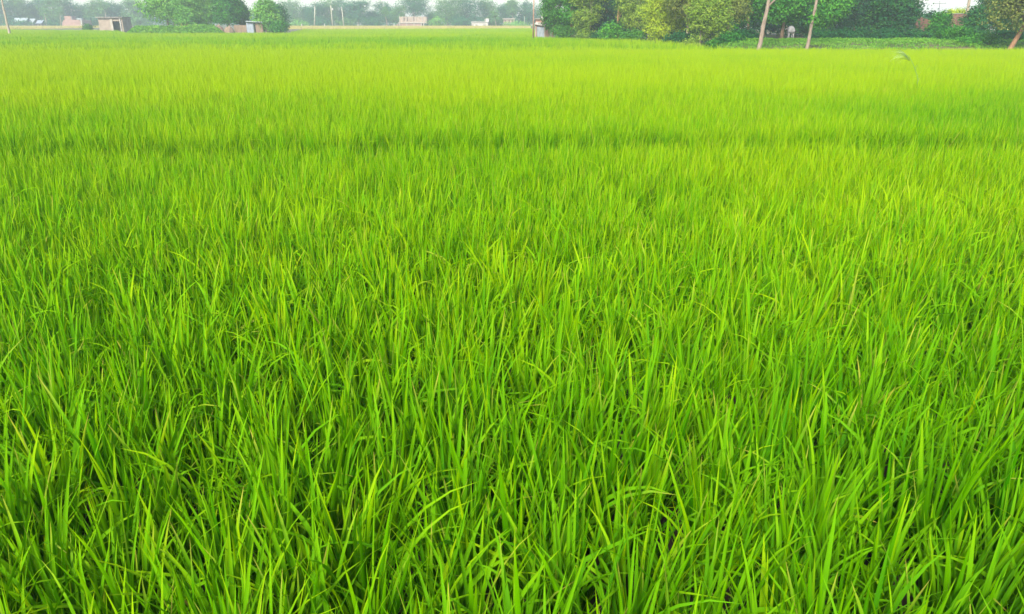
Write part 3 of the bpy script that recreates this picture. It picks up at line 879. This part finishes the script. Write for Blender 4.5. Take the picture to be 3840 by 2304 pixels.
FB = 'bushes before the far treeline'
for px, w, tp, leaf, lab in [
    (60, 130, 78, 'far', 'hazy bush under the largest tin roof on the left'),
    (200, 70, 76, 'far', 'hazy bush left of the brick house'),
    (350, 60, 62, 'far', 'hazy bush between the brick house and the brick shed'),
    (520, 110, 52, 'farpale', 'grey smoky bush left of the spreading tree'),
    (1130, 90, 80, 'fresh', 'light green hazy bush right of the left clump'),
    (1210, 90, 70, 'far', 'hazy bush between the first and second concrete poles'),
    (1300, 110, 72, 'farpale', 'hazy bush right of the third concrete pole'),
    (1400, 110, 66, 'far', 'hazy bush below the low sky gap'),
    (1640, 70, 66, 'fresh', 'hazy bush between the unfinished building and the blue tin roof'),
    (1725, 100, 60, 'far', 'hazy bush left of the white house'),
    (1850, 80, 66, 'farpale', 'hazy bush right of the white house'),
    (1935, 120, 84, 'fresh', 'hazy green bush below the small cream house'),
]:
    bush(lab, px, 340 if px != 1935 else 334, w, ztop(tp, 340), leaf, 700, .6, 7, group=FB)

# wood that closes the far side of the plain
n = 42000
x = rng.uniform(-300, 330, n); y = rng.uniform(385, 420, n)
hh = 2.2 + 4.6 * fbm(x / 9.0, y / 30.0, 17)
z = hh * rng.uniform(0, 1, n) ** 0.6
v, f = leaf_quads(np.stack([x, y, z], -1), 1.0 * rng.uniform(.6, 1.4, n))
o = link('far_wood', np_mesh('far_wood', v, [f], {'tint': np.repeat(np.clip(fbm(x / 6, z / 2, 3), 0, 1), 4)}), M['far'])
tag(o, 'low blue-grey wood closing off the plain behind the far trees', 'wood', kind='stuff')


# ------------------------------------------------------------------ buildings
def house_root(name, label, cat, px, Y):
    x = PX(px, Y)
    return thing(name, label, cat, (x, Y, gzf(x, Y) - .01)), x, gzf(x, Y) - .01


def lx(px, Y, x0): return PX(px, Y) - x0


def lz(py, Y, z0): return P(1920, py, Y)[1] - z0


# unfinished building
Y = 340
r, x0, z0 = house_root('unfinished_building', 'unfinished two storey brick building with bare concrete columns on its open upper floor', 'building', 1548, Y)
e = [lx(p, Y, x0) for p in (1498, 1526, 1553, 1580, 1589, 1602)]
zs_, zt_ = lz(85, Y, z0), lz(63, Y, z0)
w = MB()
for a, b_ in ((e[0], e[1]), (e[1], e[2]), (e[2], e[3])):
    w.box(a + .2, b_ - .2, .12, .35, 0, zs_ - .3)
w.box(e[0] - .1, e[0] + .12, .4, 7, 0, zs_ - .3).box(e[3] - .12, e[3] + .1, .4, 7, 0, zs_ - .3).box(e[0] + .2, e[3] - .2, 6.8, 7, 0, zs_ - .3)
w.build('brick_wall', M['brick'], r)
for xx in e[:5]:
    MB().box(xx - .19, xx + .19, -.08, .3, 0, zs_ - .28).build('column', M['concrete'], r)
MB().box(e[0] - .5, e[5], -.3, 7.2, zs_ - .28, zs_ + .06).build('floor_slab', M['concrete'], r)
up = MB().box(e[0] + .3, e[5] - .2, .3, .52, zs_ + .06, zt_ - .05)
up.box(e[5] - .3, e[5] - .1, .54, 6, zs_ + .06, zt_ - .1)
up.build('upper_wall', M['cream'], r)
for i in range(9):
    xx = e[0] + (e[5] - e[0]) * (i + .1) / 8.6
    MB().box(xx - .12, xx + .12, 0, .28, zs_ + .06, zt_ + (.35 if i % 3 == 0 else .1)).build('upper_column', M['concrete'], r)
for i in (1, 2, 4):
    xx = e[0] + (e[5] - e[0]) * (i + .55) / 8.6
    MB().box(xx - .14, xx + .14, .24, .297, zs_ + .5, zt_ - .3).build('window', M['dark'], r)
for i in range(3):
    xx = e[2] + i * 2.1
    MB().tube([(xx, 3, zt_ - .3), (xx, 3, zt_ + .8 + .5 * (i == 1))], [.05, .05], 5).build('steel_rod', M['metal'], r)
MB().prism([(lx(1458, Y, x0), 0), (e[0] - .52, 0), (e[0] - .52, zs_ * .72)], 1.0, 2.0).build('brick_ramp', M['brick'], r)

# white house
Y = 335
r, x0, z0 = house_root('white_house', 'small white flat-roofed house with a boxy stair block on its roof', 'house', 1800, Y)
a, b_ = lx(1769, Y, x0), lx(1830, Y, x0); zr = lz(84, Y, z0)
MB().box(a, b_, 0, 6, 0, zr).build('wall', M['white'], r)
MB().box(a - .3, b_ + .2, -.35, 6.2, zr, zr + .22).build('roof', M['white'], r)
MB().box(lx(1822, Y, x0), b_ + .35, .6, 3, zr + .22, lz(70, Y, z0)).build('stair_block', M['white'], r)
MB().box(lx(1817, Y, x0), lx(1821, Y, x0), .6, 2, zr + .22, zr + 1.3).build('rail', M['slab'], r)
for p0, p1 in ((1771, 1777), (1783, 1791), (1812, 1822)):
    MB().box(lx(p0, Y, x0), lx(p1, Y, x0), -.05, -.003, lz(102, Y, z0), lz(92, Y, z0)).build('window', M['slab'], r)
MB().box(a - .1, b_ + .1, -.12, -.003, 0, .35).build('plinth', M['cream'], r)

# cream house
Y = 346
r, x0, z0 = house_root('cream_house', 'small cream flat-roofed house standing above hazy bushes', 'house', 1908, Y)
a, b_ = lx(1888, Y, x0), lx(1930, Y, x0); zr = lz(73, Y, z0)
MB().box(a, b_, 0, 5, 0, zr).build('wall', M['cream'], r)
MB().box(a - .35, b_ + .25, -.4, 5.2, zr, zr + .35).build('roof', M['concrete'], r)
for p0, p1 in ((1893, 1898), (1907, 1912), (1921, 1925)):
    MB().box(lx(p0, Y, x0), lx(p1, Y, x0), -.05, -.003, lz(85, Y, z0), lz(76, Y, z0)).build('window', M['brick_old'], r)


def tin_hut(label, px0, px1, pyr0, pyr1, Y, tin, wall, pitch=.35):
    r, x0, z0 = house_root('tin_hut', label, 'hut', (px0 + px1) / 2, Y)
    a, b_ = lx(px0, Y, x0), lx(px1, Y, x0); ze = lz(pyr1, Y, z0); zp = lz(pyr0, Y, z0)
    MB().box(a + .4, b_ - .4, .3, 4.2, 0, ze - .02).build('wall', M[wall], r)
    mb = MB()
    th = .05
    for ya, yb, za, zb_ in ((-.2, 2.25, ze, zp), (2.25, 4.7, zp, ze)):
        b0 = len(mb.v)
        for dz in (0, th):
            mb.v += [(a, ya, za + dz), (b_, ya, za + dz), (b_, yb, zb_ + dz), (a, yb, zb_ + dz)]
        for f_ in ((0, 3, 2, 1), (4, 5, 6, 7), (0, 1, 5, 4), (1, 2, 6, 5), (2, 3, 7, 6), (3, 0, 4, 7)):
            mb.f.append(tuple(b0 + k for k in f_)); mb.sm.append(False)
    mb.build('roof', M[tin], r)
    mx_ = (a + b_) / 2
    MB().box(mx_ - .4, mx_ + .4, .24, .297, .02, ze * .7).build('door', M['dark'], r)


tin_hut('long pale tin-roofed hut, first from the left edge', 50, 100, 68, 86, 344, 'tin', 'slab')
tin_hut('small white-roofed tin hut between two other tin huts', 106, 128, 71, 86, 346, 'tin', 'slab')
tin_hut('narrow tin-roofed hut next to the thin pale trunk', 135, 158, 77, 89, 343, 'tin_grey', 'slab')
tin_hut('hut with a pale blue tin roof between the unfinished building and white house', 1628, 1666, 80, 91, 345, 'tin_blue', 'slab')

# pink brick house
Y = 330
r, x0, z0 = house_root('brick_house', 'pinkish unplastered brick house with a small raised block on its roof', 'house', 272, Y)
a, b_ = lx(232, Y, x0), lx(312, Y, x0); zr = lz(75, Y, z0)
MB().prism([(a, 0), (b_, 0), (b_, zr - .1), (lx(276, Y, x0), zr), (lx(244, Y, x0), zr), (a + .5, zr - .9)], 0, 7).build('wall', M['brick'], r)
MB().box(lx(246, Y, x0), lx(270, Y, x0), .3, 4, zr, lz(61, Y, z0)).build('roof_block', M['brick'], r)
MB().box(lx(271, Y, x0), lx(274, Y, x0), .3, .9, zr, lz(63, Y, z0)).build('column', M['slab'], r)
MB().box(lx(305, Y, x0), lx(310, Y, x0), -.05, -.003, .4, zr * .75).build('door', M['slab'], r)
MB().box(lx(300, Y, x0), lx(318, Y, x0), -1.6, -.2, lz(74, Y, z0), lz(69, Y, z0)).build('awning', M['tin'], r)
MB().box(lx(313, Y, x0), lx(317, Y, x0), -1.5, -1.2, 0, lz(74, Y, z0)).build('post', M['white'], r)

# brick shed
Y = 186
r, x0, z0 = house_root('brick_shed', 'brick shed under a dark flat roof with an open dark doorway', 'shed', 418, Y)
a, b_ = lx(372, Y, x0), lx(462, Y, x0); zr = lz(67, Y, z0); d0, d1 = lx(425, Y, x0), lx(453, Y, x0)
mb = MB().box(a, d0, 0, .25, 0, zr).box(d1 + .2, b_, 0, .25, 0, zr).box(d0, d1 + .2, .02, .24, lz(80, Y, z0), zr)
mb.box(a + .002, a + .25, .25, 4.2, 0, zr).box(b_ - .25, b_ - .002, .25, 4.2, 0, zr).box(a + .25, b_ - .25, 4, 4.2, 0, zr)
mb.build('wall', M['brick_pale'], r)
MB().box(d0 - .5, d0 - .002, -.12, -.003, 0, zr - .1).build('pillar', M['concrete'], r)
MB().box(d1, d1 + .2, -.25, -.003, 0, zr - .1).build('post', M['white'], r)
MB().box(a - .35, b_ + .25, -.5, 4.5, zr, zr + .17).build('roof', M['slab'], r)
MB().box(d0 + .1, b_ - .3, 2.2, 2.3, 0, zr - .05).build('inner_wall', M['slab'], r)
MB().box(a, d0 - .5, -.1, -.003, zr - .35, zr - .02).build('lintel', M['concrete'], r)

# tin hut of the left clump
Y = 155.5
r, x0, z0 = house_root('tin_shelter', 'grey tin shelter with jute-stick fence half hidden by the left clump of trees', 'hut', 935, Y)
MB().box(lx(924, Y, x0), lx(950, Y, x0), 0, .06, 0, lz(86, Y, z0)).build('wall_panel', M['tin_grey'], r)
MB().box(lx(950, Y, x0), lx(958, Y, x0), .5, .56, 0, lz(84, Y, z0)).build('door', M['dark'], r)
MB().box(lx(958, Y, x0), lx(985, Y, x0), 0, .06, 0, lz(84, Y, z0)).build('wall_panel', M['thatch'], r)
MB().box(lx(926, Y, x0), lx(988, Y, x0), -.5, 3, lz(82, Y, z0), lz(79, Y, z0), -.05).build('roof', M['tin'], r)
MB().box(lx(876, Y, x0), lx(923, Y, x0), .1, .2, 0, lz(95, Y, z0)).build('fence_panel', M['thatch'], r)

# straw mounds
def mound(label, px, Y, w, h, mat):
    x = PX(px, Y); W = wpx(w, Y)
    bm = bmesh.new()
    bmesh.ops.create_uvsphere(bm, u_segments=28, v_segments=16, radius=1)
    for vv in bm.verts:
        nz = vv.co.z
        k = 1 + .10 * math.sin(vv.co.x * 7 + vv.co.y * 5) * math.cos(vv.co.z * 6) + random.uniform(-.03, .03)
        vv.co = Vector((vv.co.x * W * .5 * k, vv.co.y * W * .5 * k, max(-.02, nz * h * k)))
    me = bpy.data.meshes.new('straw_mound'); bm.to_mesh(me); bm.free()
    me.polygons.foreach_set('use_smooth', [True] * len(me.polygons))
    o = link('straw_mound', me, M[mat]); o.location = (x, Y, gzf(x, Y))
    tag(o, label, 'haystack', 'straw mounds before the left clump')


mound('smooth pinkish-tan dome of straw, left of two mounds', 817, 155.2, 46, 1.75, 'straw')
mound('smaller ragged brown straw mound, nearest the tin shelter', 857, 154.8, 40, 1.6, 'thatch')

# hut at the corner of the grove
Y = 112
r, x0, z0 = house_root('brick_hut', 'small brick and white hut with a round tank on its roof beside the grove', 'hut', 2035, Y)
zr = lz(73, Y, z0)
a, b_ = lx(2008, Y, x0), lx(2062, Y, x0)
MB().box(a, b_, 0, 3, 0, zr).build('wall', M['brick'], r)
MB().box(a - .15, b_ + .05, -.2, 3.1, zr, zr + .09).build('roof', M['concrete'], r)
MB().prism([(a - .15, lz(92, Y, z0)), (lx(2046, Y, x0), lz(99, Y, z0)), (lx(2046, Y, x0), lz(88, Y, z0)), (a + .1, lz(83, Y, z0))], -.35, -.003).build('awning', M['white'], r)
MB().box(lx(2014, Y, x0), lx(2041, Y, x0), -.06, -.003, .02, lz(101, Y, z0)).build('shutter', M['tin_grey'], r)
MB().box(lx(2007, Y, x0), lx(2012, Y, x0), -.25, -.07, 0, lz(99, Y, z0)).build('post', M['cream'], r)
MB().box(lx(2041.5, Y, x0), lx(2045, Y, x0), -.16, -.003, 0, lz(99, Y, z0)).build('post', M['cream'], r)
MB().box(lx(2030, Y, x0), lx(2046, Y, x0), .3, 1.0, zr + .13, lz(58, Y, z0)).build('tank_stand', M['white'], r)
bm = bmesh.new(); bmesh.ops.create_uvsphere(bm, u_segments=20, v_segments=12, radius=.2)
for vv in bm.verts: vv.co.z *= 1.15
me = bpy.data.meshes.new('tank'); bm.to_mesh(me); bm.free(); me.polygons.foreach_set('use_smooth', [True] * len(me.polygons))
o = link('tank', me, M['white'], r); o.location = (lx(2039, Y, x0), .6, lz(58, Y, z0) + .22)
MB().box(lx(1990, Y, x0), a - .26, .1, .5, lz(96, Y, z0), lz(93, Y, z0)).build('side_shelf', M['white'], r)

# old brick walls at the right
Y = 96
r, x0, z0 = house_root('brick_ruin', 'broken dark red brick gable rising out of bushes left of the creeper-covered bush', 'ruin', 3462, Y)
MB().prism([(lx(3436, Y, x0), 0), (lx(3492, Y, x0), 0), (lx(3492, Y, x0), lz(80, Y, z0)), (lx(3470, Y, x0), lz(72, Y, z0)),
            (lx(3455, Y, x0), lz(64, Y, z0)), (lx(3442, Y, x0), lz(70, Y, z0)), (lx(3434, Y, x0), lz(92, Y, z0))], 0, .3).build('wall', M['brick_old'], r)
Y = 100
r, x0, z0 = house_root('brick_wall', 'short dark brick wall showing between bushes below the cream trunk', 'wall', 3595, Y)
MB().box(lx(3562, Y, x0), lx(3640, Y, x0), 0, .3, 0, lz(53, Y, z0)).build('wall', M['brick_old'], r)
MB().box(lx(3561, Y, x0), lx(3641, Y, x0), -.05, .35, lz(53, Y, z0), lz(50.5, Y, z0)).build('coping', M['slab'], r)


# ------------------------------------------------------------------ poles
def utility_pole(label, px0, py0, px1, py1, Y, r, mat, fit=None, group=None):
    x0 = PX(px0, Y, py0); x1, z1 = P(px1, py1, Y)
    zb = gzf(x0, Y)
    root = thing('utility_pole', label, 'pole', (x0, Y, zb - .02), group)
    dx = x1 - x0; h = z1 - zb
    MB().tube([(0, 0, 0), (dx * .5, 0, h * .5), (dx, 0, h)], [r, r * .88, r * .72], 10).build('pole', M[mat], root)
    if fit == 'arm':
        MB().box(dx - 1.6, dx + 1.6, -.16, -.06 - r * .0, h - .75, h - .63).build('crossarm', M['metal'], root)
        for k in (-1.4, 0, 1.4):
            MB().tube([(dx + k, -.11, h - .63), (dx + k, -.11, h - .38)], [.06, .04], 8).build('insulator', M['white'], root)
    elif fit == 'box':
        MB().box(dx * .7 + r, dx * .7 + r + .55, -.25, .25, h * .78, h * .86).build('transformer', M['white'], root)
    else:
        MB().tube([(dx * .97, -r - .03, h * .96), (dx * .97, -r - .03, h * 1.01)], [.07, .05], 8).build('insulator', M['white'], root)
    return (x1, Y, z1)


CP = 'concrete poles across the far field'
T1 = utility_pole('first of the three concrete poles, upright, nearest the left clump of trees', 1179, 103, 1181, 22, 318, .26, 'pole', group=CP)
T2 = utility_pole('middle of the three concrete poles, with a small white box near its top', 1248, 103, 1240, 20, 322, .26, 'pole', 'box', group=CP)
T3 = utility_pole('last of the three concrete poles, leaning left, nearest the unfinished building', 1290, 105, 1281, 27, 326, .24, 'pole', group=CP)
utility_pole('tall reddish wooden pole in front of the hut with the round tank', 1999, 135, 2003, -45, 104, .095, 'wood_pole', None)
utility_pole('thin distant pole with crossarms in the sky gap beside the tall dark tree', 3525, 60, 3525, 2, 205, .10, 'metal', 'arm')
utility_pole('short thin white pole right of the small cream house', 1967, 95, 1967, 62, 338, .12, 'pole')

# little white boundary posts
for px, py, lab in ((1132, 99, 'tiny white boundary post left of the concrete poles'), (1218, 100, 'tiny white boundary post between two concrete poles'),
                    (1343, 102, 'tiny white boundary post right of the concrete poles'), (1478, 104, 'tiny white boundary post at the brick ramp')):
    Y = 312; x = PX(px, Y)
    root = thing('boundary_post', lab, 'post', (x, Y, gzf(x, Y)), 'white boundary posts')
    MB().box(-.16, .16, -.16, .16, 0, 1.25).prism([(-.18, 1.25), (.18, 1.25), (0, 1.5)], -.16, .16).build('post', M['white'], root)

# ------------------------------------------------------------------ cow
Y = 80.5
X = PX(2966, Y, 120); zg = gzf(X, Y)
cow = thing('cow', 'pale grey cow seen from behind in the shade of the grove', 'cow', (X, Y, zg), rz=math.radians(-14))
J = [((0, -.62, 1.06), .25), ((0, -.35, 1.08), .31), ((0, 0.05, 1.04), .34), ((0, .45, 1.06), .31), ((0, .72, 1.12), .26),      # 0-4 trunk, rump at -y
     ((-.05, 1.0, 1.16), .17), ((-.12, 1.25, 1.10), .13), ((-.16, 1.45, .98), .13), ((-.19, 1.66, .82), .085),                  # 5-8 neck, head, muzzle
     ((-.20, -.62, .86), .16), ((-.21, -.56, .66), .10), ((-.21, -.74, .46), .065), ((-.21, -.70, .14), .05), ((-.21, -.64, .03), .06),   # 9-13
     ((.20, -.62, .86), .16), ((.21, -.52, .66), .10), ((.21, -.70, .46), .065), ((.21, -.66, .14), .05), ((.21, -.60, .03), .06),    # 14-18
     ((-.18, .62, .82), .12), ((-.18, .60, .48), .07), ((-.18, .62, .14), .05), ((-.18, .66, .03), .06),                         # 19-22
     ((.18, .62, .82), .12), ((.18, .66, .48), .07), ((.18, .66, .14), .05), ((.18, .70, .03), .06)]                             # 23-26
E = [(0, 1), (1, 2), (2, 3), (3, 4), (4, 5), (5, 6), (6, 7), (7, 8), (0, 9), (9, 10), (10, 11), (11, 12), (12, 13), (0, 14), (14, 15), (15, 16), (16, 17), (17, 18),
     (3, 19), (19, 20), (20, 21), (21, 22), (3, 23), (23, 24), (24, 25), (25, 26)]
me = bpy.data.meshes.new('body'); me.from_pydata([j[0] for j in J], E, []); me.update()
body = link('body', me, M['cow'], cow)
body.modifiers.new('skin', 'SKIN')
for i, j in enumerate(J):
    me.skin_vertices[0].data[i].radius = (j[1], j[1])
me.skin_vertices[0].data[0].use_root = True
ss = body.modifiers.new('subd', 'SUBSURF'); ss.levels = 2; ss.render_levels = 2
for s_ in (-1, 1):
    MB().tube([(-.14 + s_ * .10, 1.32, 1.20), (-.14 + s_ * .20, 1.30, 1.28), (-.14 + s_ * .22, 1.28, 1.42)], [.035, .028, .008], 7).build('horn', M['horn'], cow)
    MB().tube([(-.14 + s_ * .10, 1.28, 1.10), (-.14 + s_ * .22, 1.24, 1.08), (-.14 + s_ * .34, 1.22, 1.0)], [.03, .06, .015], 7).build('ear', M['cow'], cow)
MB().tube([(0, -.86, 1.2), (.01, -.95, 1.0), (.02, -.94, .7), (.02, -.92, .5)], [.04, .03, .022, .018], 7).tube(
    [(.02, -.92, .5), (.02, -.92, .4), (.02, -.92, .25)], [.03, .05, .01], 7).build('tail', M['cow'], cow)

# ------------------------------------------------------------------ wild reed standing out of the rice
Y = 27.5
xb, zb_ = P(3443, 296, Y); xm, zm = P(3428, 250, Y); xt, zt = P(3412, 212, Y)
root = thing('wild_reed', 'pale wild reed with a drooping plume standing above the rice on the right', 'reed', (xb, Y, 0))
stem = [(0, 0, 0), (0, 0, zb_), (xm - xb, 0, zm), (xt - xb - .02, 0, zt), (xt - xb - .12, 0, zt + .05)]
MB().tube(stem, [.012, .012, .010, .008, .005], 6).build('stem', M['mid_stem'] if 'mid_stem' in M else M['reed'], root)
nb = 46
t = rng.uniform(0, 1, nb)
bx = (xt - xb) + (.03 - .14 * t) ; bz = zt - .16 * (1 - t)
bl = blades(np.stack([bx, rng.normal(0, .02, nb), bz], -1), rng.uniform(.35, .75, nb), rng.uniform(.008, .017, nb), rng.uniform(.55, 1.35, nb),
            PI + rng.normal(0, .35, nb), rng.uniform(1.0, 1.7, nb), rng.normal(0, .4, nb), rng.uniform(.3, 1, nb), 6, 2)
link('plume', np_mesh('plume', bl[0], [bl[1]], {'tint': bl[2], 'along': bl[3]}, True), M['reed'], root)
nb = 4
zz = rng.uniform(zb_ * .8, zm + .1, nb)
bl = blades(np.stack([np.interp(zz, [zb_, zm, zt], [0, xm - xb, xt - xb]), np.zeros(nb), zz], -1), rng.uniform(.25, .5, nb), np.full(nb, .012), rng.uniform(.4, .9, nb),
            rng.uniform(0, 6.28, nb), rng.uniform(.4, 1.4, nb), rng.normal(0, .4, nb), rng.uniform(.2, .8, nb), 5, 2)
link('leaves', np_mesh('leaves', bl[0], [bl[1]], {'tint': bl[2], 'along': bl[3]}, True), M['reed'], root)

# ------------------------------------------------------------------ haze
m, nt, out = new_mat('haze')
pv = nt.nodes.new('ShaderNodeVolumePrincipled')
pv.inputs['Color'].default_value = (0.90, 0.98, 1.0, 1)
pv.inputs['Density'].default_value = 0.00095
pv.inputs['Anisotropy'].default_value = 0.2
nt.links.new(pv.outputs[0], out.inputs['Volume'])
hz = MB().box(-640, 640, -160, 640, -1.2, 16.0).build('haze', m)
tag(hz, 'pale haze thickening over the far trees and houses', 'haze', kind='stuff')

# ------------------------------------------------------------------ light
EL = math.radians(40); AZ = math.radians(-160)      # azimuth clockwise from +Y: sun high behind the left shoulder
sd = Vector((math.sin(AZ) * math.cos(EL), math.cos(AZ) * math.cos(EL), math.sin(EL)))
wd = bpy.data.worlds.new('World'); SC.world = wd
wd.use_nodes = True
nt = wd.node_tree
bg = nt.nodes['Background']
sky = nt.nodes.new('ShaderNodeTexSky'); sky.sky_type = 'NISHITA'; sky.sun_disc = False
sky.sun_elevation = EL; sky.sun_rotation = AZ
sky.air_density = 1.0; sky.dust_density = 1.5; sky.ozone_density = 1.0
nt.links.new(sky.outputs[0], bg.inputs[0]); bg.inputs[1].default_value = 0.15
ld = bpy.data.lights.new('sun', 'SUN'); ld.energy = 3.4; ld.angle = math.radians(12); ld.color = (1.0, 0.93, 0.80)
lo = bpy.data.objects.new('sun', ld); COL.objects.link(lo)
lo.rotation_euler = sd.to_track_quat('Z', 'Y').to_euler()
lo.location = (0, 0, 60)

vs = SC.view_settings
vs.view_transform = 'Standard'; vs.look = 'None'; vs.gamma = 1; vs.exposure = 1.17
cy = SC.cycles
cy.max_bounces = 6; cy.diffuse_bounces = 2; cy.glossy_bounces = 1; cy.transmission_bounces = 4; cy.volume_bounces = 1; cy.transparent_max_bounces = 4
cy.caustics_reflective = False; cy.caustics_refractive = False
cy.use_denoising = True
SC.render.film_transparent = False
